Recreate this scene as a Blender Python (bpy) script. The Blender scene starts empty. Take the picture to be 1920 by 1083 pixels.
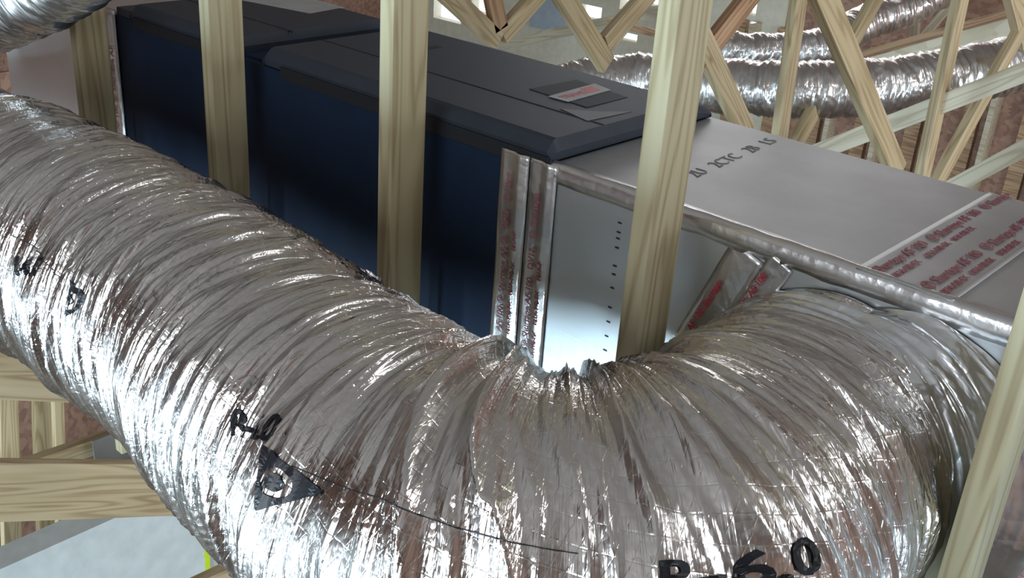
import bpy, bmesh, math, random
import numpy as np
from mathutils import Vector, Matrix

# ------------------------------------------------------------------ camera
S = bpy.context.scene
C = S.collection
FPX, YAW, PITCH, ROLL = 1973.43, -0.71517, 0.43454, 0.072037
def cam_axes():
    f = np.array([math.sin(YAW)*math.cos(PITCH), math.cos(YAW)*math.cos(PITCH), -math.sin(PITCH)])
    r = np.array([math.cos(YAW), -math.sin(YAW), 0.0]); u = np.cross(r, f)
    r2 = r*math.cos(ROLL)+u*math.sin(ROLL); u2 = -r*math.sin(ROLL)+u*math.cos(ROLL)
    return r2, u2, f
CR, CU, CF = cam_axes()
cd = bpy.data.cameras.new('camera'); cam = bpy.data.objects.new('camera', cd); C.objects.link(cam)
cam.matrix_world = Matrix(((CR[0], CU[0], -CF[0], 0), (CR[1], CU[1], -CF[1], 0), (CR[2], CU[2], -CF[2], 0), (0, 0, 0, 1)))
cd.sensor_width = 36; cd.lens = FPX/1920*36; cd.clip_start = .02; cd.clip_end = 200
S.camera = cam
def ray(x, y): return CF + CR*(x-960)/FPX - CU*(y-541.5)/FPX
def at(x, y, ax, v):
    r = ray(x, y); return Vector(r*(v/r[ax]))
def atd(x, y, d): return Vector(ray(x, y)*d)

# ------------------------------------------------------------------ world, lights, exposure
S.view_settings.view_transform = 'Standard'; S.view_settings.look = 'None'
S.view_settings.gamma = 1; S.view_settings.use_curve_mapping = False
S.view_settings.exposure = -0.65
W = bpy.data.worlds.new('sky'); S.world = W; W.use_nodes = True
bg = W.node_tree.nodes['Background']; bg.inputs[0].default_value = (.80, .90, 1, 1); bg.inputs[1].default_value = 4.0
def area(name, loc, to, sx, sy, power, col):
    l = bpy.data.lights.new(name, 'AREA'); l.shape = 'RECTANGLE'; l.size = sx; l.size_y = sy
    l.energy = power; l.color = col
    o = bpy.data.objects.new(name, l); C.objects.link(o); o.location = loc
    o.rotation_euler = (Vector(to)-Vector(loc)).to_track_quat('-Z', 'Y').to_euler()
    return o
# daylight standing in the window openings (room shell: X -9..4, Y -4..8, Z -5..1.9; the photographer is high up, level with the attic)
XL, XR, YF, YB, ZF, ZC = -9.0, 4.0, -4.0, 8.0, -5.0, 1.9
# unseen windows in the wall behind the photographer (x0,x1,z0,z1) and in the left and right walls (y0,y1,z0,z1)
WIN_F = [(-6.4, -6.15, -3.7, -2.0), (-4.2, -3.6, -4.2, -1.6), (-1.9, -1.2, -4.2, -1.7), (.9, 1.4, -3.2, -1.7), (-1.8, 1.8, -1.0, 1.1)]  # the last, upper opening is added to brighten the front faces of the studs
FILL_WIN_R = [(.9, 2.2, -3.0, -1.5), (3.2, 5.4, -1.9, .4), (6.0, 7.6, -1.9, .4)]  # added openings that brighten the right-hand faces of studs and webs
WIN_SL = [(-2.9, -2.65, -3.4, -2.2), (-.75, -.6, -3.2, -2.4)]
COOL = (.62, .85, 1)
for (a, b, c, d) in WIN_F:
    area('unseen_window_light', ((a+b)/2, YF+.02, (c+d)/2), ((a+b)/2, 0, (c+d)/2), b-a-.1, d-c-.1, (215 if c < -1.5 else 17)*(b-a)*(d-c), COOL if c < -1.5 else (.86, .95, 1))
for (a, b, c, d) in WIN_SL:
    area('unseen_window_light', (XL+.02, (a+b)/2, (c+d)/2), (0, (a+b)/2, (c+d)/2), b-a-.1, d-c-.1, 150*(b-a)*(d-c), COOL)
for (a, b, c, d) in FILL_WIN_R:
    area('unseen_window_light', (XR-.02, (a+b)/2, (c+d)/2), (0, (a+b)/2, (c+d)/2), b-a-.1, d-c-.1, (26 if a > 3 else 70)*(b-a)*(d-c), (.93, .97, 1) if a > 3 else COOL)
# added fill lights under the closed ceiling and high against the back wall
area('roof_fill_light', (2.2, 2.6, ZC-.05), (1.6, 2.4, -1), 2.6, 2.2, 150, (.90, .96, 1))
area('back_fill_light', (-4.0, YB-.16, .5), (-3.0, 2, -1.2), 5.0, 1.2, 120, (.97, .98, 1))

# ------------------------------------------------------------------ materials
MATS = {}
def newmat(name):
    m = bpy.data.materials.new(name); m.use_nodes = True; nt = m.node_tree
    b = nt.nodes['Principled BSDF']; MATS[name] = m
    return m, nt, b
def N(nt, t, **kw):
    n = nt.nodes.new(t)
    for k, v in kw.items(): setattr(n, k, v)
    return n
def link(nt, a, b): nt.links.new(a, b)
def ramp(nt, fac, stops):
    r = N(nt, 'ShaderNodeValToRGB'); e = r.color_ramp.elements
    while len(e) > 1: e.remove(e[-1])
    e[0].position = stops[0][0]; e[0].color = (*stops[0][1], 1)
    for p, c in stops[1:]:
        q = e.new(p); q.color = (*c, 1)
    if fac is not None: link(nt, fac, r.inputs[0])
    return r
def bump(nt, b, h, dist, strength=1.0, prev=None):
    n = N(nt, 'ShaderNodeBump'); n.inputs['Distance'].default_value = dist; n.inputs['Strength'].default_value = strength
    link(nt, h, n.inputs['Height'])
    if prev is not None: link(nt, prev.outputs[0], n.inputs['Normal'])
    link(nt, n.outputs[0], b.inputs['Normal']); return n
def wood(name, dark, mid, light, rough=.62):
    m, nt, b = newmat(name)
    tc = N(nt, 'ShaderNodeTexCoord'); oi = N(nt, 'ShaderNodeObjectInfo')
    add = N(nt, 'ShaderNodeVectorMath', operation='ADD'); mul = N(nt, 'ShaderNodeVectorMath', operation='SCALE')
    comb = N(nt, 'ShaderNodeCombineXYZ')
    for i in range(3): link(nt, oi.outputs['Random'], comb.inputs[i])
    link(nt, comb.outputs[0], mul.inputs[0]); mul.inputs['Scale'].default_value = 13.7
    link(nt, tc.outputs['Object'], add.inputs[0]); link(nt, mul.outputs[0], add.inputs[1])
    mp = N(nt, 'ShaderNodeMapping'); mp.inputs['Scale'].default_value = (.55, 9, 9); link(nt, add.outputs[0], mp.inputs[0])
    n1 = N(nt, 'ShaderNodeTexNoise'); n1.inputs['Scale'].default_value = 1.6; n1.inputs['Detail'].default_value = 1.5
    link(nt, mp.outputs[0], n1.inputs['Vector'])
    # growth rings: contour lines of a stretched noise
    m1 = N(nt, 'ShaderNodeMath', operation='MULTIPLY'); m1.inputs[1].default_value = 60; link(nt, n1.outputs['Fac'], m1.inputs[0])
    sn = N(nt, 'ShaderNodeMath', operation='SINE'); link(nt, m1.outputs[0], sn.inputs[0])
    mr = N(nt, 'ShaderNodeMapRange'); mr.inputs['From Min'].default_value = -1; link(nt, sn.outputs[0], mr.inputs[0])
    mp2 = N(nt, 'ShaderNodeMapping'); mp2.inputs['Scale'].default_value = (3, 160, 160); link(nt, add.outputs[0], mp2.inputs[0])
    n2 = N(nt, 'ShaderNodeTexNoise'); n2.inputs['Scale'].default_value = 1; n2.inputs['Detail'].default_value = 3; link(nt, mp2.outputs[0], n2.inputs['Vector'])
    n3 = N(nt, 'ShaderNodeTexNoise'); n3.inputs['Scale'].default_value = 1.1; n3.inputs['Detail'].default_value = 2; link(nt, mp.outputs[0], n3.inputs['Vector'])
    mx = N(nt, 'ShaderNodeMix', data_type='FLOAT'); mx.inputs[0].default_value = .42
    link(nt, mr.outputs[0], mx.inputs[2]); link(nt, n2.outputs['Fac'], mx.inputs[3])
    r = ramp(nt, mx.outputs[0], [(.12, dark), (.42, mid), (.9, light)])
    r2 = ramp(nt, n3.outputs['Fac'], [(.3, (.80, .78, .70)), (.7, (1, 1, 1))])
    mm = N(nt, 'ShaderNodeMix', data_type='RGBA', blend_type='MULTIPLY'); mm.inputs[0].default_value = 1
    link(nt, r.outputs[0], mm.inputs[6]); link(nt, r2.outputs[0], mm.inputs[7])
    # knots
    mpk = N(nt, 'ShaderNodeMapping'); mpk.inputs['Scale'].default_value = (2.2, 7, 7); link(nt, add.outputs[0], mpk.inputs[0])
    vo = N(nt, 'ShaderNodeTexVoronoi'); vo.inputs['Scale'].default_value = 1; link(nt, mpk.outputs[0], vo.inputs['Vector'])
    rk = ramp(nt, vo.outputs['Distance'], [(.02, (.48, .38, .30)), (.07, (1, 1, 1))])
    mk = N(nt, 'ShaderNodeMix', data_type='RGBA', blend_type='MULTIPLY'); mk.inputs[0].default_value = .8
    link(nt, mm.outputs[2], mk.inputs[6]); link(nt, rk.outputs[0], mk.inputs[7])
    link(nt, mk.outputs[2], b.inputs['Base Color']); b.inputs['Roughness'].default_value = rough
    bump(nt, b, mx.outputs[0], .0006, .6)
    return m
wood('pine', (.32, .25, .14), (.47, .405, .255), (.52, .465, .31))
wood('pine_tan', (.34, .24, .13), (.50, .385, .23), (.56, .45, .29))
wood('pine_pale', (.40, .33, .23), (.55, .47, .35), (.61, .54, .42))
wood('pine_red', (.26, .13, .07), (.42, .25, .14), (.52, .34, .20))

def osb(name, a, b_, c, scale=9):
    m, nt, b = newmat(name)
    tc = N(nt, 'ShaderNodeTexCoord')
    mp = N(nt, 'ShaderNodeMapping'); mp.inputs['Scale'].default_value = (1, 1.7, 1.3); link(nt, tc.outputs['Object'], mp.inputs[0])
    v = N(nt, 'ShaderNodeTexVoronoi'); v.inputs['Scale'].default_value = scale; link(nt, mp.outputs[0], v.inputs['Vector'])
    n = N(nt, 'ShaderNodeTexNoise'); n.inputs['Scale'].default_value = 3; n.inputs['Detail'].default_value = 5; link(nt, tc.outputs['Object'], n.inputs['Vector'])
    sp = N(nt, 'ShaderNodeSeparateColor'); link(nt, v.outputs['Color'], sp.inputs[0])
    mx = N(nt, 'ShaderNodeMix', data_type='FLOAT'); mx.inputs[0].default_value = .5
    link(nt, sp.outputs[0], mx.inputs[2]); link(nt, n.outputs['Fac'], mx.inputs[3])
    r = ramp(nt, mx.outputs[0], [(.15, a), (.5, b_), (.85, c)]); link(nt, r.outputs[0], b.inputs['Base Color'])
    b.inputs['Roughness'].default_value = .75; bump(nt, b, mx.outputs[0], .002, .5); return m
osb('osb', (.20, .165, .145), (.30, .25, .225), (.38, .33, .30))
osb('osb_red', (.20, .10, .07), (.29, .155, .105), (.38, .23, .16), 26)
osb('osb_pale', (.52, .44, .30), (.64, .57, .42), (.74, .68, .54))
osb('subfloor', (.06, .042, .03), (.10, .068, .045), (.15, .105, .07), 7)

def plain(name, col, rough=.6, metal=0, spec=.5):
    m, nt, b = newmat(name)
    n = N(nt, 'ShaderNodeTexNoise'); n.inputs['Scale'].default_value = 14; n.inputs['Detail'].default_value = 4
    tc = N(nt, 'ShaderNodeTexCoord'); link(nt, tc.outputs['Object'], n.inputs['Vector'])
    r = ramp(nt, n.outputs['Fac'], [(.3, tuple(c*.9 for c in col)), (.7, tuple(min(1, c*1.06) for c in col))])
    link(nt, r.outputs[0], b.inputs['Base Color']); b.inputs['Roughness'].default_value = rough
    b.inputs['Metallic'].default_value = metal; b.inputs['Specular IOR Level'].default_value = spec
    return m
plain('drywall', (.56, .60, .59), .9)
plain('cream_board', (.62, .56, .44), .8)
plain('window_grey', (.36, .40, .44), .5)
plain('lime_tape', (.55, .72, .02), .5)
plain('navy_steel', (.009, .020, .046), .62, 0, .16)
plain('charcoal_steel', (.030, .038, .055), .55, 0, .35)
plain('gap_shade', (.006, .007, .012), .7)  # near-black colour that paints the shade inside recesses, grooves and slots
plain('label_paper', (.44, .44, .44), .6, 0, .2)
plain('label_dark', (.016, .020, .028), .6, 0, .2)
plain('red_ink', (.42, .03, .06), .5)
plain('tape_ink', (.30, .10, .12), .45)
plain('black_ink', (.015, .015, .02), .35)
plain('grey_ink', (.20, .20, .21), .6)
plain('galvanized', (.45, .50, .56), .4, .9)
plain('wire_black', (.02, .02, .02), .5)
plain('clear_film', (.075, .085, .095), .5, 0, .3)

def foil(name, col, rough, gloss=.35, grough=.07, uv=True, wr=(70, 7), wamp=.0016, cr=130, camp=.0006, grid=True):
    """crinkled reinforced aluminium foil, part matt and part bright; UV is in metres (u along, v around)"""
    m, nt, b = newmat(name)
    g = N(nt, 'ShaderNodeBsdfPrincipled'); out = nt.nodes['Material Output']; mixs = N(nt, 'ShaderNodeMixShader')
    tc = N(nt, 'ShaderNodeTexCoord'); src = tc.outputs['UV'] if uv else tc.outputs['Object']
    mp = N(nt, 'ShaderNodeMapping'); mp.inputs['Scale'].default_value = (wr[0], wr[1], wr[1]); link(nt, src, mp.inputs[0])
    n1 = N(nt, 'ShaderNodeTexNoise'); n1.inputs['Scale'].default_value = 1; n1.inputs['Detail'].default_value = 3
    n1.inputs['Distortion'].default_value = .4; link(nt, mp.outputs[0], n1.inputs['Vector'])
    b1 = bump(nt, b, n1.outputs['Fac'], wamp)
    mp2 = N(nt, 'ShaderNodeMapping'); mp2.inputs['Scale'].default_value = (cr, cr*.55, cr*.55); link(nt, src, mp2.inputs[0])
    v = N(nt, 'ShaderNodeTexVoronoi', feature='F1'); v.inputs['Scale'].default_value = 1; link(nt, mp2.outputs[0], v.inputs['Vector'])
    last = bump(nt, b, v.outputs['Distance'], camp, 1, b1)
    if grid:
        mp3 = N(nt, 'ShaderNodeMapping'); mp3.inputs['Rotation'].default_value = (0, 0, 1.25); link(nt, src, mp3.inputs[0])
        sx = N(nt, 'ShaderNodeSeparateXYZ'); link(nt, mp3.outputs[0], sx.inputs[0]); outs = []
        for i in (0, 1):
            k = N(nt, 'ShaderNodeMath', operation='MULTIPLY'); k.inputs[1].default_value = 85 if i else 38; link(nt, sx.outputs[i], k.inputs[0])
            fr = N(nt, 'ShaderNodeMath', operation='PINGPONG'); fr.inputs[1].default_value = .5; link(nt, k.outputs[0], fr.inputs[0])
            lt = N(nt, 'ShaderNodeMapRange'); lt.inputs['From Min'].default_value = 0; lt.inputs['From Max'].default_value = .05
            lt.inputs['To Min'].default_value = 1; lt.inputs['To Max'].default_value = 0; link(nt, fr.outputs[0], lt.inputs[0]); outs.append(lt)
        mxx = N(nt, 'ShaderNodeMath', operation='MAXIMUM'); link(nt, outs[0].outputs[0], mxx.inputs[0]); link(nt, outs[1].outputs[0], mxx.inputs[1])
        last = bump(nt, b, mxx.outputs[0], .00016, 1, last)
    link(nt, last.outputs[0], g.inputs['Normal'])
    n4 = N(nt, 'ShaderNodeTexNoise'); n4.inputs['Scale'].default_value = 7; n4.inputs['Detail'].default_value = 4; link(nt, src, n4.inputs['Vector'])
    r = ramp(nt, n4.outputs['Fac'], [(.3, tuple(c*.84 for c in col)), (.7, col)])
    link(nt, r.outputs[0], b.inputs['Base Color']); link(nt, r.outputs[0], g.inputs['Base Color'])
    b.inputs['Roughness'].default_value = rough; g.inputs['Roughness'].default_value = grough
    b.inputs['Metallic'].default_value = 1; g.inputs['Metallic'].default_value = 1
    mr = N(nt, 'ShaderNodeMapRange'); mr.inputs['From Min'].default_value = .35; mr.inputs['From Max'].default_value = .65
    mr.inputs['To Min'].default_value = gloss*.4; mr.inputs['To Max'].default_value = min(1, gloss*1.6)
    link(nt, n4.outputs['Fac'], mr.inputs[0]); link(nt, mr.outputs[0], mixs.inputs[0])
    link(nt, b.outputs[0], mixs.inputs[1]); link(nt, g.outputs[0], mixs.inputs[2]); link(nt, mixs.outputs[0], out.inputs[0])
    return m
foil('jacket_foil', (.71, .675, .65), .30, .55, .05, wr=(150, 7), wamp=.0032, cr=190, camp=.0006)
foil('jacket_foil_far', (.66, .63, .61), .42, .35, .12, wr=(60, 6), wamp=.004, cr=50, camp=.002, grid=False)
foil('board_foil', (.72, .76, .78), .40, .12, .2, uv=False, wr=(5, 90), wamp=.00035, cr=60, camp=.00012, grid=False)
foil('board_top', (.60, .61, .62), .5, .0, .3, uv=False, wr=(120, 9), wamp=.00025, cr=60, camp=.00006, grid=False)
foil('tape_foil', (.76, .75, .75), .34, .3, .12, uv=False, wr=(30, 30), wamp=.0015, cr=70, camp=.0005, grid=False)
foil('collar_foil', (.84, .86, .88), .28, .5, .08, wr=(25, 14), wamp=.006, cr=60, camp=.002, grid=False)

# ------------------------------------------------------------------ builders
def tag(o, label=None, cat=None, group=None, kind=None):
    if label: o['label'] = label
    if cat: o['category'] = cat
    if group: o['group'] = group
    if kind: o['kind'] = kind
    return o
def empty(name, loc=(0, 0, 0)):
    o = bpy.data.objects.new(name, None); C.objects.link(o); o.location = loc; o.empty_display_size = .1; return o
def put(name, me, mat, parent=None, M=None):
    me.materials.clear(); me.materials.append(MATS[mat] if isinstance(mat, str) else mat)
    o = bpy.data.objects.new(name, me); C.objects.link(o)
    Mw = M if M is not None else Matrix.Identity(4)
    if parent is not None:
        o.parent = parent; o.matrix_parent_inverse = Matrix.Identity(4)
        pm = Matrix.Translation(parent.location) if parent.parent is None and parent.type == 'EMPTY' else parent_world(parent)
        o.matrix_basis = pm.inverted() @ Mw
    else: o.matrix_basis = Mw
    return o
def parent_world(p):
    m = p.matrix_basis.copy()
    while p.parent: p = p.parent; m = p.matrix_basis @ m
    return m
def smooth(me):
    me.polygons.foreach_set('use_smooth', [True]*len(me.polygons))
def box_bm(bm, a, b, bev=0):
    a = Vector(a); b = Vector(b)
    r = bmesh.ops.create_cube(bm, size=1.0, matrix=Matrix.Translation((a+b)/2) @ Matrix.Diagonal((*(b-a), 1)))
    if bev:
        es = list({e for v in r['verts'] for e in v.link_edges})
        bmesh.ops.bevel(bm, geom=es, offset=bev, segments=2, affect='EDGES', profile=.6)
def to_me(bm, name='m'):
    bmesh.ops.recalc_face_normals(bm, faces=bm.faces)
    me = bpy.data.meshes.new(name); bm.to_mesh(me); bm.free(); return me
def box(name, a, b, mat, parent=None, bev=0, boxes=None):
    bm = bmesh.new()
    for (p, q) in ([(a, b)] if boxes is None else boxes): box_bm(bm, p, q, bev)
    return put(name, to_me(bm, name), mat, parent)
def struct(name, boxes, mat):
    o = box(name, None, None, mat, boxes=boxes); o['kind'] = 'structure'; return o
def member(name, A, B, w, t, nrm, mat, parent=None, bev=.003):
    """sawn board from A to B; t is its thickness along nrm, w its width across"""
    A = Vector(A); B = Vector(B); x = (B-A).normalized(); n = Vector(nrm); n = (n-x*n.dot(x)).normalized(); y = n.cross(x)
    L = (B-A).length; bm = bmesh.new(); box_bm(bm, (-L/2, -w/2, -t/2), (L/2, w/2, t/2), bev)
    M = Matrix.Translation((A+B)/2) @ Matrix((x, y, n)).transposed().to_4x4()
    return put(name, to_me(bm, name), mat, parent, M)
def text_mesh(s, size, extrude=.0004, cuts=0, bold=0.0):
    c = bpy.data.curves.new('lettering', 'FONT'); c.body = s; c.size = size; c.extrude = extrude; c.offset = bold
    c.align_x = 'LEFT'; c.align_y = 'CENTER'; c.resolution_u = 3
    o = bpy.data.objects.new('lettering', c); C.objects.link(o)
    me = bpy.data.meshes.new_from_object(o); bpy.data.objects.remove(o); bpy.data.curves.remove(c)
    me.materials.clear(); return me
def text_on(name, s, size, org, xd, yd, mat, parent, bold=0.0, ext=.0004):
    """one lettering object per run of print (runs are parted by two or more spaces)"""
    x = Vector(xd).normalized(); y = Vector(yd); y = (y-x*y.dot(x)).normalized(); z = x.cross(y); R = Matrix((x, y, z)).transposed().to_4x4()
    adv = 0.0; o = None; org = Vector(org)
    for run in s.split('  '):
        if not run.strip(): adv += size*.6; continue
        run = run.strip(); me = text_mesh(run, size, ext, bold=bold)
        o = put(name, me, mat, parent, Matrix.Translation(org+x*adv) @ R)
        adv += max(v.co.x for v in me.vertices)+size*.9
    return o

# value noise
rng = np.random.default_rng(7)
GR = rng.random((512, 512))
def vn(u, v, pv=None, seed=0):
    iu = np.floor(u).astype(int); iv = np.floor(v).astype(int); fu = u-iu; fv = v-iv
    fu = fu*fu*(3-2*fu); fv = fv*fv*(3-2*fv)
    def g(a, b):
        if pv: b = b % pv
        return GR[(a+seed*37) % 512, (b+seed*91) % 512]
    return (g(iu, iv)*(1-fu)+g(iu+1, iv)*fu)*(1-fv)+(g(iu, iv+1)*(1-fu)+g(iu+1, iv+1)*fu)*fv
def catmull(P, n):
    P = np.array(P, float); P = np.vstack([2*P[0]-P[1], P, 2*P[-1]-P[-2]]); out = []
    for i in range(1, len(P)-2):
        a, b, c, d = P[i-1:i+3]
        for t in np.linspace(0, 1, 40, endpoint=False):
            out.append(.5*((2*b)+(c-a)*t+(2*a-5*b+4*c-d)*t*t+(-a+3*b-3*c+d)*t**3))
    out.append(P[-2]); out = np.array(out)
    s = np.concatenate([[0], np.cumsum(np.linalg.norm(np.diff(out, axis=0), axis=1))])
    ss = np.linspace(0, s[-1], n)
    return np.stack([np.interp(ss, s, out[:, i]) for i in range(3)], 1), ss
class Tube:
    def __init__(self, ctrl, R, ns, nt, disp, rfun=None):
        Cn, s = catmull(ctrl, ns)
        k = np.ones(9)/9
        T = np.gradient(Cn, axis=0); T /= np.linalg.norm(T, axis=1)[:, None]
        up = np.array([0, 0, 1.0])
        Nn = up[None]-T*(T@up)[:, None]; Nn /= np.linalg.norm(Nn, axis=1)[:, None]
        Bn = np.cross(T, Nn)
        th = np.linspace(0, 2*np.pi, nt, endpoint=False)
        TH, SS = np.meshgrid(th, s)
        r = np.full_like(SS, R)
        if rfun is not None: r = r*rfun(SS, TH, s[-1])
        r = r+disp(SS, TH, s[-1])
        # theta 0 = up, pi/2 = +B
        P = Cn[:, None]+Nn[:, None]*(np.cos(TH)*r)[..., None]+Bn[:, None]*(np.sin(TH)*r)[..., None]
        self.P = P; self.s = s; self.ns = ns; self.nt = nt; self.R = R; self.C = Cn
    def mesh(self, name, i0=0, i1=None):
        P = self.P[i0:i1]; ns, nt = P.shape[:2]
        me = bpy.data.meshes.new(name)
        idx = np.arange(ns*nt).reshape(ns, nt)
        a = idx[:-1]; b = idx[1:]
        q = np.stack([a, b, np.roll(b, -1, 1), np.roll(a, -1, 1)], -1).reshape(-1, 4)
        me.vertices.add(ns*nt); me.vertices.foreach_set('co', P.reshape(-1))
        me.loops.add(q.size); me.loops.foreach_set('vertex_index', q.reshape(-1))
        me.polygons.add(len(q)); me.polygons.foreach_set('loop_start', np.arange(0, q.size, 4)); me.polygons.foreach_set('loop_total', np.full(len(q), 4))
        uv = me.uv_layers.new(name='UVMap')
        s = self.s[i0:i1]; dv = 2*np.pi*self.R/nt
        jj = np.tile(np.arange(nt), ns-1); ii = np.repeat(np.arange(ns-1), nt)
        U = np.stack([s[ii], s[ii+1], s[ii+1], s[ii]], 1); V = np.stack([jj, jj, jj+1, jj+1], 1)*dv
        uv.data.foreach_set('uv', np.stack([U, V], -1).reshape(-1))
        me.update(); me.validate(); smooth(me)
        return me
    def point(self, u, th, off=.0015):
        """a point just proud of the surface at arclength u and angle th"""
        fi = np.clip(np.interp(u, self.s, np.arange(self.ns)), 0, self.ns-1.001); fj = (th/(2*np.pi)*self.nt) % self.nt
        i = fi.astype(int); j = fj.astype(int); a = (fi-i)[:, None]; b = (fj-j)[:, None]; j1 = (j+1) % self.nt
        P = self.P; p = (P[i, j]*(1-a)+P[i+1, j]*a)*(1-b)+(P[i, j1]*(1-a)+P[i+1, j1]*a)*b
        c = self.C[i]*(1-a)+self.C[i+1]*a; d = p-c; d /= np.linalg.norm(d, axis=1)[:, None]
        return p+d*off
def wrap(tube, me, u0, th0, rot=0.0, off=.0022, flip=1):
    """bend a flat lettering mesh round the tube"""
    bm = bmesh.new(); bm.from_mesh(me)
    bmesh.ops.triangulate(bm, faces=bm.faces)
    for it in range(5):
        es = [e for e in bm.edges if e.calc_length() > .006]
        if not es: break
        bmesh.ops.subdivide_edges(bm, edges=es, cuts=1); bmesh.ops.triangulate(bm, faces=bm.faces)
    bm.verts.ensure_lookup_table()
    co = np.array([v.co[:] for v in bm.verts]); c, s_ = math.cos(rot), math.sin(rot)
    x = co[:, 0]*c-co[:, 1]*s_; y = co[:, 0]*s_+co[:, 1]*c
    p = tube.point(u0+x, th0+flip*y/tube.R, off)
    for v, q in zip(bm.verts, p): v.co = q
    m2 = bpy.data.meshes.new('lettering'); bm.to_mesh(m2); bm.free(); return m2

# ------------------------------------------------------------------ the setting
T = .12
def wall_with_openings(axis, pos, lo, hi, z0, z1, holes):
    """list of boxes that make a wall at axis=pos with rectangular holes (a0,a1,z0,z1)"""
    bxs = []; xs = sorted({lo, hi, *[h[0] for h in holes], *[h[1] for h in holes]})
    for a, b in zip(xs[:-1], xs[1:]):
        hs = sorted([h for h in holes if h[0] <= a+1e-6 and h[1] >= b-1e-6], key=lambda h: h[2]); z = z0
        for h in hs+[None]:
            top = h[2] if h else z1
            if top > z+1e-6:
                if axis == 1: bxs.append(((a, pos-T/2, z), (b, pos+T/2, top)))
                else: bxs.append(((pos-T/2, a, z), (pos+T/2, b, top)))
            z = h[3] if h else z
    return bxs
struct('floor', [((XL, YF, ZF-.1), (XR, YB, ZF))], 'subfloor')
struct('ceiling', [((XL, YF, ZC), (XR, YB, ZC+.05))], 'osb')
struct('wall_front', wall_with_openings(1, YF-.06, XL, XR, ZF, ZC, WIN_F), 'osb_red')
struct('wall_right', wall_with_openings(0, XR+.06, YF, YB, ZF, ZC, FILL_WIN_R), 'osb_red')
def hole(x0, y0, x1, y1):
    a = at(x0, (y0+y1)/2, 1, YB); b = at(x1, (y0+y1)/2, 1, YB); c = at((x0+x1)/2, y0, 1, YB); d = at((x0+x1)/2, y1, 1, YB)
    return (a.x, b.x, d.z, c.z)
HB = [hole(815, -120, 868, 40), hole(1084, 10, 1128, 36), hole(1165, -60, 1205, 22), hole(1215, -60, 1238, 12), hole(1145, 60, 1195, 76), hole(885, -60, 915, 25), hole(1405, -80, 1425, 30), hole(1395, 40, 1420, 60)]
struct('wall_back', wall_with_openings(1, YB+.06, -4.2, XR, ZF, ZC, [h for h in HB if h[0] > -4.2]), 'osb_red')
struct('wall_back_left', wall_with_openings(1, YB+.06, XL, -4.2, ZF, ZC, [h for h in HB if h[1] < -4.2]), 'cream_board')
ga = hole(1003, -60, 1078, 58)
struct('window_1', [((ga[0], YB-.06, ga[2]), (ga[1], YB-.02, ga[3]))], 'window_grey')
struct('wall_left', wall_with_openings(0, XL-.06, YF, YB, ZF, ZC, WIN_SL), 'osb_red')
for i in range(27):       # back wall studs, sixteen inches apart: pale slats paint lit faces, red ones shaded faces
    x = XL+.9+.406*i
    if x > -.2: break
    if x < -4.6: continue
    struct('trim_%d' % (i+1), [((x, YB-.14, ZF), (x+.038, YB, -1.55))], 'pine_pale')
    struct('trim_%d' % (i+41), [((x-.19, YB-.06, ZF), (x-.08, YB, -1.55))], 'pine_red')

# ------------------------------------------------------------------ front uprights
X0 = -.88827; YS = 1.29909; SP = .61
def xk(k): return X0+SP*k
UP = [(-3, -.0232, 'far left upright stud, dim and greenish, at the left end of the dark air handler'),
      (-2, 0, 'upright pine stud crossing the dark air handler, second from the left'),
      (-1, 0, 'upright pine stud with V-shaped grain in front of the middle of the dark air handler'),
      (0, 0, 'upright pine stud standing where the foil duct bends, in front of the silver plenum'),
      (1, -.0284, 'nearest upright stud, leaning across the lower right corner in front of the silver ducts')]
for k, dx, lab in UP:
    x = xk(k)+dx+.019; y = YS+.0445
    zb = -1.95 if k < 1 else -2.2
    o = member('upright_stud', (x, y, zb), (x, y, 1.2), .089, .038, (1, 0, 0), 'pine')
    tag(o, lab, 'stud', 'upright studs in front of the air handler')

# ------------------------------------------------------------------ air handler
YA, YW, ZT, ZB = 1.45, 1.997, -.609, -1.17
ah = empty('air_handler', (-2.0, 1.72, ZB))
tag(ah, 'long dark navy air handler cabinet lying on its side behind the upright studs', 'air handler')
box('cabinet', (-2.78, YA, ZB), (-1.20, YW, ZT), 'navy_steel', ah, .004)
box('top_rail', (-2.775, YA+.004, ZT-.002), (-2.60, YW-.004, ZT+.022), 'charcoal_steel', ah, .003)
box('door_divider', (-2.20, YA+.02, ZT-.002), (-2.08, YW-.02, ZT+.006), 'navy_steel', ah, .003)
def panel(name, x0, x1, z1, mat='charcoal_steel'):
    """raised door with sloping edges: profile across Y, swept along X, end lips"""
    bm = bmesh.new()
    sec = [(YA+.004, ZT+.002), (YA+.000, ZT+.020), (YA+.016, z1-.004), (YA+.026, z1), (YW-.075, z1+.002), (YW-.065, z1-.003), (YW-.002, ZT+.018), (YW-.002, ZT+.002)]
    rows = []
    for x, f in ((x0+.004, 0), (x0, .45), (x0+.012, 1), (x1-.012, 1), (x1, .45), (x1-.004, 0)):
        rows.append([bm.verts.new((x, y, ZT+.002+(z-ZT-.002)*f)) for y, z in sec])
    for a, b in zip(rows[:-1], rows[1:]):
        for j in range(len(sec)-1): bm.faces.new((a[j], a[j+1], b[j+1], b[j]))
        bm.faces.new((a[-1], a[0], b[0], b[-1]))
    bm.faces.new(rows[0]); bm.faces.new(rows[-1][::-1])
    return put(name, to_me(bm, name), mat, ah)
ZP = -.566
d2 = panel('access_panel', -2.092, -1.187, ZP)
d1 = panel('access_panel', -2.70, -2.205, ZP-.002)
def grooves(par, x0, x1, ys, z):
    box('groove', None, None, 'gap_shade', par, 0, boxes=[((x0, y-.0014, z-.002), (x1, y+.0014, z+.0016)) for y in ys])
grooves(d2, -2.085, -1.20, (YA+.17, YW-.079), ZP)
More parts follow.
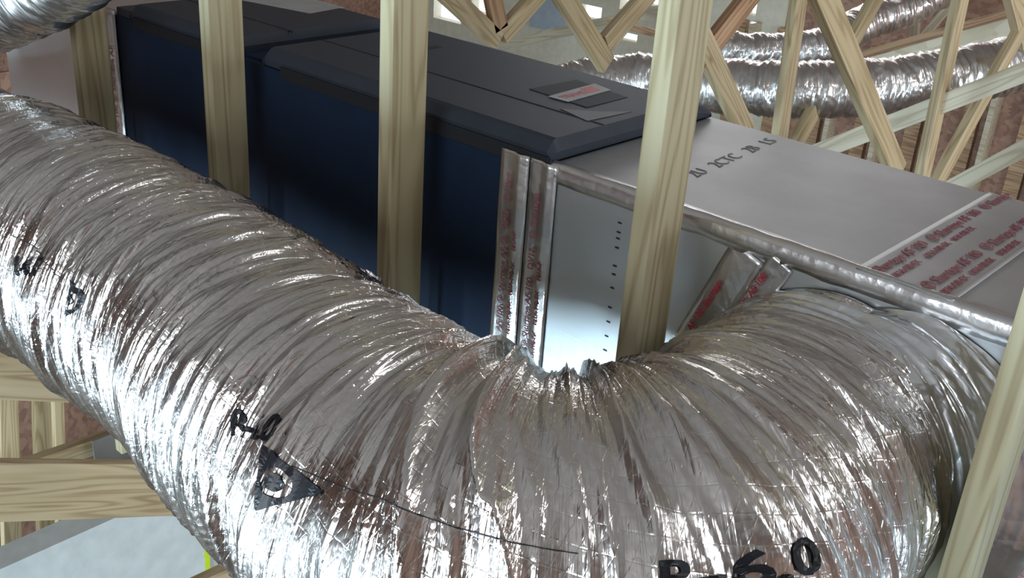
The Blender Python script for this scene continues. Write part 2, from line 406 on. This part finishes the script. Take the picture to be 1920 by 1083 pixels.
grooves(d1, -2.69, -2.20, (YA+.17,), ZP-.002)
box('recess_shade', (-2.02, YA-.003, ZT-.018), (-1.19, YA+.012, ZT+.012), 'gap_shade', d2, .002)  # solid dark strip painting the shade of the door's finger recess
box('recess_shade', (-2.68, YA-.003, ZT-.018), (-2.20, YA+.012, ZT+.010), 'gap_shade', d1, .002)  # same painted recess shade on the other door
box('latch_slot', (-1.885, YA+.33, ZP-.001), (-1.865, YA+.37, ZP+.002), 'gap_shade', d2)
box('rear_label', (-1.93, YW-.040, ZT+.028), (-1.76, YW-.022, ZT+.032), 'label_paper', d2)
def quad_plate(name, pts, z0, h, mat, par):
    bm = bmesh.new(); lo = [bm.verts.new((p[0], p[1], z0)) for p in pts]; hi = [bm.verts.new((p[0], p[1], z0+h)) for p in pts]
    n = len(pts); bm.faces.new(hi); bm.faces.new(lo[::-1])
    for i in range(n): bm.faces.new((lo[i], lo[(i+1) % n], hi[(i+1) % n], hi[i]))
    return put(name, to_me(bm, name), mat, par)
zt = ZP+.001
quad_plate('badge_plate', [(-1.468, 1.70), (-1.30, 1.69), (-1.30, 1.83), (-1.464, 1.855)], zt, .0012, 'label_dark', d2)
lb = quad_plate('brand_label', [(-1.401, 1.685), (-1.349, 1.688), (-1.359, 1.846), (-1.415, 1.86)], zt+.0012, .001, 'label_paper', d2)
quad_plate('red_block', [(-1.402, 1.79), (-1.368, 1.785), (-1.372, 1.825), (-1.402, 1.83)], zt+.0021, .0005, 'red_ink', lb)
text_on('printed_text', 'TRANE', .026, (-1.376, 1.70, zt+.0024), (-.03, 1, 0), (-1, 0, 0), 'red_ink', lb, bold=.0008, ext=.0003)
quad_plate('clear_sticker', [(-1.325, 1.635), (-1.235, 1.612), (-1.225, 1.745), (-1.262, 1.69)], zt, .0008, 'clear_film', d2)
quad_plate('paper_label', [(-2.64, 1.74), (-2.365, 1.80), (-2.39, 1.94), (-2.66, 1.94)], zt-.002, .001, 'label_paper', d1)

# ------------------------------------------------------------------ supply plenum (foil-faced duct board)
XP0, XP1 = -1.20, .75
pl = empty('supply_plenum', (-.3, 1.72, ZB))
tag(pl, 'long silver foil-faced duct board plenum joined to the right end of the dark air handler', 'duct plenum')
bm = bmesh.new(); box_bm(bm, (XP0+.004, YA, ZB), (XP1, YW, ZT-.006), .004)
put('side_board', to_me(bm), 'board_foil', pl)
bm = bmesh.new(); box_bm(bm, (XP0+.004, YA+.0, ZT-.006), (XP1, YW+.004, ZT), .0025)
top = put('top_board', to_me(bm), 'board_top', pl)
# rolled foil tape along the front top edge
def ribbon(name, rows, mat, par):
    bm = bmesh.new(); R = [[bm.verts.new(p) for p in r] for r in rows]
    for a, b in zip(R[:-1], R[1:]):
        for j in range(len(a)-1): bm.faces.new((a[j], a[j+1], b[j+1], b[j]))
    me = to_me(bm); smooth(me); o = put(name, me, mat, par)
    sm = o.modifiers.new('thick', 'SOLIDIFY'); sm.thickness = .0008; sm.offset = 0
    return o
random.seed(3)
rows = []
for i in range(140):
    x = XP0+.006+(XP1-XP0-.01)*i/139
    j = lambda a: (vn(np.array([x*26.]), np.array([a*3.1]), seed=3)[0]-.5)
    rows.append([(x, YA-.0035, ZT-.034+.006*j(1)), (x, YA-.0045+.002*j(2), ZT-.018), (x, YA-.004+.004*j(3), ZT-.006), (x, YA+.0, ZT+.003+.003*j(4)),
                 (x, YA+.010, ZT+.0042+.003*j(5)), (x, YA+.026+.004*j(6), ZT+.0012)])
ribbon('edge_tape', rows, 'tape_foil', pl)
# joint tape: two vertical strips on the side at the cabinet joint
def vtape(x0, x1, seed, mid=True):
    rows = []
    for i in range(60):
        z = ZT+.002-(ZT-ZB)*i/59
        def dd(a): return .003*abs(vn(np.array([z*7.]), np.array([a*2.3]), seed=seed)[0]-.3)
        xs = np.linspace(x0, x1, 9); sl = .0
        rows.append([(x+sl, YA-.0035-(.006*math.exp(-((q-5.5)/.9)**2) if mid else 0)-dd(q*.6), z) for q, x in enumerate(xs)])
    return ribbon('joint_tape', rows, 'tape_foil', pl)
t1 = vtape(-1.306, -1.235, 5); t2 = vtape(-1.232, -1.165, 6)
def ring_and_text(par, words, size, x, z, mat='tape_ink'):
    text_on('printed_text', words, size, (x, YA-.0105, z), (0, 0, 1), (-1, 0, 0), mat, par, bold=.0003)
ring_and_text(t1, 'AF 100 \u24CA Shurtape AF \u24CA  0893  \u24CA Shur', .0195, -1.279, ZB+.18)
ring_and_text(t1, '181A-P/B-FX  181A-P/B-FX    181A-P', .014, -1.255, ZB+.18)
ring_and_text(t2, 'FX \u24CA Shurtape AF 100  DV12  \u24CA Shurtape', .0195, -1.207, ZB+.14)
ring_and_text(t2, '181A-P/B-FX  181A-P/B-FX    181A-P', .014, -1.185, ZB+.14)
# black registration dashes on the side board
for z in (-.672, -.69, -.702, -.72, -.756, -.773, -.80, -.84, -.87, -.90, -.93): box('register_mark', (-1.020, YA-.0012, z-.0015), (-1.012, YA+.001, z+.0015), 'black_ink', pl)
t4 = vtape(-.285, -.205, 31)
text_on('printed_text', '\u24CA 0890  \u24CA Shurtape AF', .022, (-.232, YA-.0105, ZB+.03), (0, 0, 1), (-1, 0, 0), 'tape_ink', t4, bold=.0003)
# date stamp on the top board
text_on('date_stamp', '2U  2CTC  2B  LS', .042, (-.985, 1.615, ZT+.0006), (-.08, 1, 0), (-1, -.08, 0), 'grey_ink', top, bold=-.0006)
# cross tape over the top board
rows = []
for i in range(50):
    y = YA-.002+(YW-YA+.004)*i/49
    rows.append([(x-.012*math.sin(i*.1)*0, y, ZT+.0015+.0022*vn(np.array([x*60.]), np.array([y*9.]), seed=9)[0]) for x in np.linspace(-.575, -.425, 14)])
ct = ribbon('cross_tape', rows, 'board_top', pl)
for x, s, sz in ((-.548, 'Shurtape AF 100  \u24CA Shurtape AF 100  \u24CA Shurtape', .026), (-.521, '181A-P/B-FX    181A-P/B-FX   181A-P/B-FX', .017),
                 (-.472, '\u24CA Shurtape AF 100  \u24CA Shurtape AF 100 \u24CA', .026), (-.446, '181A-P/B-FX   181A-P/B-FX    181A-P/B-FX', .017)):
    text_on('printed_text', s, sz, (x, 1.462, ZT+.0045), (0, 1, 0), (-1, 0, 0), 'tape_ink', ct, bold=.0003)
# slanting strips of tape on the side, above the duct collar
def side_strip(p0, p1, w, seed):
    A = at(*p0, 1, YA); B = at(*p1, 1, YA); d = (B-A).normalized(); n = Vector((d.z, 0, -d.x)); rows = []
    for i in range(24):
        c = A+(B-A)*i/23
        rows.append([tuple(c+n*w*(q/6-.5)+Vector((0, -.003-.002*vn(np.array([i*.7]), np.array([q*.9]), seed=seed)[0], 0))) for q in range(7)])
    return ribbon('side_tape', rows, 'tape_foil', pl), A, B, d, n
for (p0, p1, w, words, sd) in (((1292, 650), (1405, 470), .066, 'AF 100 Shurtape', 11), ((1385, 605), (1468, 490), .046, 'UL AF 100', 12)):
    o, A, B, d, n = side_strip(p0, p1, w, sd)
    text_on('printed_text', words, .017, A+d*.035+Vector((0, -.009, 0))-n*w*.2, d, (-1, 0, .2), 'red_ink', o, bold=.0003)

# ------------------------------------------------------------------ return plenum on the left
rp = empty('return_plenum', (-3.1, 1.72, ZB))
tag(rp, 'silver foil return plenum taped to the far left end of the dark air handler', 'duct plenum')
box('side_board', (-3.55, YA+.01, ZB), (-2.785, YW, ZT+.01), 'board_foil', rp, .004)
t3 = None
rows = []
for i in range(40):
    z = ZT+.01-(ZT-ZB)*i/39
    rows.append([(x, YA-.001-.004*vn(np.array([z*9.]), np.array([q*.8]), seed=15)[0], z) for q, x in enumerate(np.linspace(-2.90, -2.772, 7))])
t3 = ribbon('joint_tape', rows, 'tape_foil', rp)
text_on('printed_text', 'Shurtape AF 100 \u24CA Shurtape AF', .026, (-2.82, YA-.008, ZB+.12), (0, 0, 1), (-1, 0, 0), 'tape_ink', t3, bold=.0003)

# ------------------------------------------------------------------ the big insulated flex duct
def wrinkle(amp=1.0, bend=None, seed=0, f=1.0):
    def d(S_, TH, L):
        th = TH/(2*np.pi)
        b = np.ones_like(S_) if bend is None else 1+1.2*np.exp(-((S_-bend[0])/bend[1])**2)
        w = S_+.030*(vn(S_*2.5*f, th*5, 5, seed+1)-.5)*2+.007*(vn(S_*13*f, th*11, 11, seed+2)-.5)*2
        def rd(fr, k, sd):
            n = vn(w*fr*f, th*k, k, seed+sd); return (1-np.abs(2*n-1))**2-.45
        o = .022*(vn(S_*4*f, th*3, 3, seed+3)-.5)
        o += .010*rd(13, 4, 4)*b+.0115*rd(30, 4, 5)*b+.0085*rd(66, 7, 6)+.0042*rd(140, 12, 7)
        return amp*o
    return d
PATH = [(-4.2, .62, -1.03), (-3.5, .70, -1.0), (-2.915, .793, -.96), (-2.482, .867, -.908), (-2.058, .914, -.904), (-1.659, .933, -.922), (-1.324, .898, -.908),
        (-1.046, .86, -.91), (-.80, .87, -.915), (-.625, 1.0, -.91), (-.578, 1.22, -.905), (-.578, 1.443, -.905)]
BND = 3.58
def bulge(S_, TH, L): return 1+np.exp(-((S_-BND-.05)/.30)**2)*(.06+.17*np.sin(TH))
fd = Tube(PATH, .239, 1500, 560, wrinkle(1.0, (BND, .35)), bulge)
duct = put('flexible_duct', fd.mesh('flexible_duct'), 'jacket_foil')
tag(duct, 'big crinkled silver flexible duct sweeping across the foreground and bending into the plenum', 'flexible duct')
LEN = fd.s[-1]

# ------------------------------------------------------------------ background webs of the roof trusses
def web(par, x0, y0, x1, y1, k, mat='pine_tan', w=.089, ext=0):
    X = xk(k)+.019+.0012*((x0*7+x1*3) % 5-2); A = at(x0, y0, 0, X); B = at(x1, y1, 0, X); d = (B-A)
    A = A-d*ext*0; B = B+d*ext
    return member('web', A-d*.25, B+d*.1, w, .038, (1, 0, 0), mat, par)
def truss(k, label, webs):
    e = empty('roof_truss', (xk(k), 3.0, -1.9)); tag(e, label, 'roof truss', 'roof trusses behind the air handler')
    for wv in webs: web(e, *wv[:4], k, *wv[4:])
    return e
truss(-1, 'nearest background roof truss, its broad diagonal and upright webs rising right behind the plenum', [
    (1545, 0, 1672, 300), (1800, 0, 1730, 325), (1910, 60, 1762, 330), (1885, -60, 1950, 200)])
truss(-2, 'second background roof truss, webs crossing behind the plenum right of the big upright stud', [
    (1497, 0, 1462, 250), (1640, 0, 1497, 258), (1318, 80, 1392, 235), (1400, 0, 1322, 100, 'pine_red')])
truss(-3, 'third background roof truss, its broad diagonal web rising behind the air handler lid', [
    (1060, 0, 1130, 110), (1205, 0, 1140, 75)])
truss(-4, 'farthest background roof truss, its webs fanning upward above the top of the air handler', [
    (850, 0, 925, 70), (925, 0, 935, 50, 'pine_red'), (1000, 0, 945, 60)])

# (see truss builder above)
# ------------------------------------------------------------------ foil wrap where the big duct meets the plenum, and print on its jacket
def cw(S_, TH, L): return .78+.22*np.sin(np.clip(S_/.08, 0, 1)*np.pi/2)+(.02+.62*np.clip(np.sin(TH)-.15, 0, 1))*np.clip((S_-(L-.09))/.09, 0, 1)**1.6
cpath = [(-.572, 1.30, -.905), (-.572, 1.37, -.905), (-.572, 1.446, -.905)]
cwt = Tube(cpath, .243, 90, 420, wrinkle(.8, None, 40), cw)
put('collar_wrap', cwt.mesh('collar_wrap'), 'collar_foil', duct)
def jacket_print(name, s, size, px, py, rot=0.0, bold=.0012):
    """find the jacket spot behind a place in view, then wrap the letters round it"""
    r = Vector(ray(px, py)).normalized(); P = fd.P.reshape(-1, 3); rv = np.array(r)
    t = P @ rv; dist = np.linalg.norm(P-t[:, None]*rv, axis=1); near = np.where(dist < .006)[0]
    if not len(near): return None
    i = near[np.argmin(t[near])]; si, ti = divmod(int(i), fd.nt)
    me = text_mesh(s, size, .0002, bold=bold) if isinstance(s, str) else s
    m2 = wrap(fd, me, fd.s[si], ti/fd.nt*2*np.pi, rot, .0025, -1)
    return put(name, m2, 'black_ink', duct)
for s_, sz, px_, py_, rot_ in (('R-6.0', .048, 425, 800, .35), ('R-6.0', .048, 22, 505, .3), ('R-6.0', .044, 1225, 1093, .0)):
    jacket_print('printed_text', s_, sz, px_, py_, rot_, .001)
def tri_mesh(ring=True):
    """solid triangle with a ring left open in it"""
    bm = bmesh.new(); O = [Vector((-.030, .034, 0)), Vector((.044, .004, 0)), Vector((-.026, -.040, 0))]; n = 48; c = Vector((-.008, -.002, 0))
    def edge(a):
        d = Vector((math.cos(a), math.sin(a), 0)); best = 1
        for i in range(3):
            p, q = O[i], O[(i+1) % 3]; e = q-p; den = d.x*e.y-d.y*e.x
            if abs(den) < 1e-9: continue
            t = ((p-c).x*e.y-(p-c).y*e.x)/den; u = ((p-c).x*d.y-(p-c).y*d.x)/den
            if t > 0 and -1e-6 <= u <= 1+1e-6: best = min(best, t)
        return c+d*best, d
    rows = []
    for i in range(n):
        p, d = edge(i/n*2*math.pi)
        rows.append((bm.verts.new(p), bm.verts.new(c+d*min(.0165, (p-c).length*.97)), bm.verts.new(c+d*.010)))
    ce = bm.verts.new(c)
    for i in range(n):
        a, b = rows[i], rows[(i+1) % n]
        bm.faces.new((a[0], b[0], b[1], a[1])); bm.faces.new((a[2], b[2], ce))
    me = bpy.data.meshes.new('logo'); bm.to_mesh(me); bm.free(); return me
jacket_print('triangle_logo', tri_mesh(), 0, 520, 905, .25)
jacket_print('triangle_logo', tri_mesh(), 0, 128, 562, .25)
def jacket_spot(px, py):
    r = np.array(Vector(ray(px, py)).normalized()); P = fd.P.reshape(-1, 3); t = P @ r
    near = np.where(np.linalg.norm(P-t[:, None]*r, axis=1) < .006)[0]; i = near[np.argmin(t[near])]; si, ti = divmod(int(i), fd.nt)
    return fd.s[si], ti/fd.nt*2*np.pi
def seam(pts):
    q = np.array([jacket_spot(*p) for p in pts]); n = 260; k = np.linspace(0, len(q)-1, n)
    u = np.interp(k, np.arange(len(q)), q[:, 0]); th = np.interp(k, np.arange(len(q)), q[:, 1])
    a = fd.point(u, th-.0028, .0016); b = fd.point(u, th+.0028, .0016); bm = bmesh.new()
    va = [bm.verts.new(p) for p in a]; vb = [bm.verts.new(p) for p in b]
    for i in range(n-1): bm.faces.new((va[i], va[i+1], vb[i+1], vb[i]))
    put('seam_line', to_me(bm, 'seam_line'), 'black_ink', duct)
seam([(545, 880), (700, 935), (850, 985), (1080, 1034)])
seam([(5, 435), (60, 465), (105, 520)])

# ------------------------------------------------------------------ ducts in the background
def flex(label, pts, R, seed, ns=260, nt=90, amp=.9, f=1.0):
    t = Tube([tuple(p) for p in pts], R, ns, nt, wrinkle(amp*R/.25, None, seed, f), None)
    return tag(put('flexible_duct', t.mesh('flexible_duct'), 'jacket_foil_far'), label, 'flexible duct', 'flexible ducts in the background')
flex('long silver flexible duct running level across the background behind the truss webs',
     [atd(930, 230, 5.1), atd(1060, 170, 5.0), atd(1200, 150, 5.0), atd(1350, 160, 4.9), atd(1500, 166, 4.8), atd(1650, 162, 4.8), atd(1780, 145, 4.8), atd(1930, 116, 4.8), atd(2050, 90, 4.8)], .128, 21, 420, 120, 1.3)
flex('silver flexible duct lying above and behind the long one, bending upward at its right end',
     [atd(1275, 86, 5.9), atd(1340, 90, 5.9), atd(1440, 96, 5.9), atd(1550, 85, 5.9), atd(1620, 45, 6.0), atd(1700, 15, 6.1), atd(1780, -25, 6.2)], .10, 22, 300, 90, 1.5)
flex('dim silver flexible duct in the top left corner above the return plenum',
     [at(-140, 62, 1, 1.15), at(-40, 25, 1, 1.15), at(45, -10, 1, 1.15), at(120, -60, 1, 1.15), at(180, -110, 1, 1.15)], .105, 23, 220, 110, 1.6)

# ------------------------------------------------------------------ boards in the background
def lone(name, label, cat, x0, y0, x1, y1, Y, w, mat, t=.038):
    A = at(x0, y0, 1, Y); B = at(x1, y1, 1, Y)
    return tag(member(name, A, B, w, t, (0, 1, 0), mat), label, cat)
lone('brace_board', 'pale brace board rising to the right just under the long background duct', 'board', 1480, 305, 1960, 120, 4.2, .075, 'pine_pale')
lone('brace_board', 'pale brace board rising to the right edge above the far corner of the plenum', 'board', 1730, 380, 1990, 240, 3.2, .05, 'pine_pale')
lone('ceiling_rail', 'pale rail board rising right at the top centre behind the fanning webs', 'board', 940, 84, 1250, 18, 6.6, .085, 'pine_pale')
lone('sheathing_strip', 'bright cream sheathing strip above the long background duct at top right', 'board', 1560, 150, 1920, 50, 6.6, .15, 'osb_pale', .02)
lone('brace_board', 'dark brace board along the top of the bright cream sheathing strip', 'board', 1560, 118, 1940, 12, 6.5, .05, 'pine_red')
lone('brace_board', 'short pale upright board above the cream sheathing strip at the top right', 'board', 1724, -40, 1713, 88, 7.3, .055, 'pine_pale')
lone('brace_board', 'short pale slanting board meeting the short upright above the cream strip', 'board', 1790, 0, 1718, 84, 7.2, .05, 'pine_pale')
lone('brace_board', 'thin reddish board sloping down right beside the big upright stud at the top', 'board', 1140, 40, 1245, 66, 6.2, .05, 'pine_red')

# ------------------------------------------------------------------ lower left: framing and drywall seen past the big duct
def low(name, label, cat, x0, y0, x1, y1, X, wpx, mat, t=.038):
    A = at(x0, y0, 0, X); B = at(x1, y1, 0, X); d = ((A+B)/2).dot(Vector(CF))
    return tag(member(name, A, B, wpx*d/FPX, t, (1, 0, 0), mat), label, cat)
low('web_board', 'wide grained pine board crossing the lower left above the white drywall', 'board', -60, 919, 380, 914, -2.75, 112, 'pine_tan')
low('web_board', 'pine board at the left edge just under the big duct, topmost of the lower left', 'board', -60, 697, 190, 712, -2.75, 92, 'pine_tan')
low('web_board', 'slanting pine board rising right behind the wide lower left board', 'board', 40, 880, 300, 790, -3.0, 34, 'pine_tan')
low('wall_stud', 'pale upright stud at the far left edge between the two lower left boards', 'stud', 12, 700, 24, 1083, -3.9, 34, 'pine_tan')
low('wall_stud', 'pale upright stud right of the dark gap between the two lower left boards', 'stud', 78, 700, 92, 1083, -3.9, 38, 'pine_tan')
low('wall_stud', 'thin bright upright stud beside the strand board in the lower left', 'stud', 106, 700, 118, 1083, -3.8, 18, 'pine_tan')
o = struct('wall_inner', [((-4.6, .2, -5.0), (-4.58, 3.2, -1.2))], 'osb_red')
pA = at(172, 826, 0, -2.95); pB = at(262, 866, 0, -2.95)
np_ = box('nail_plate', (-2.95, pA.y, pB.z), (-2.944, pB.y, pA.z), 'galvanized'); tag(np_, 'blue-grey galvanized nail plate beside the big duct in the lower left', 'nail plate')
XPW = -3.2
wl = at(232, 963, 0, XPW)
pw = box('drywall_partition', (XPW-.12, at(-200, 1100, 0, XPW).y, ZF), (XPW, at(378, 965, 0, XPW).y, wl.z), 'drywall'); tag(pw, 'white drywall partition wall below the boards in the lower left corner', 'partition')
gy = at(385, 1000, 0, XPW).y
tag(box('marking_strip', (XPW-.01, gy-.010, -4.0), (XPW+.004, gy+.010, wl.z+.02), 'lime_tape'), 'lime yellow strip standing at the right end of the white drywall', 'strip')
tag(box('drywall_partition', (XPW-.16, gy+.012, ZF), (XPW-.02, gy+.9, wl.z-.02), 'drywall'), 'white drywall return to the right of the lime yellow strip', 'partition')
low('web_board', 'short pine board end under the big duct at the bottom edge below the lime strip', 'board', 330, 1120, 520, 1030, -2.3, 40, 'pine_tan')
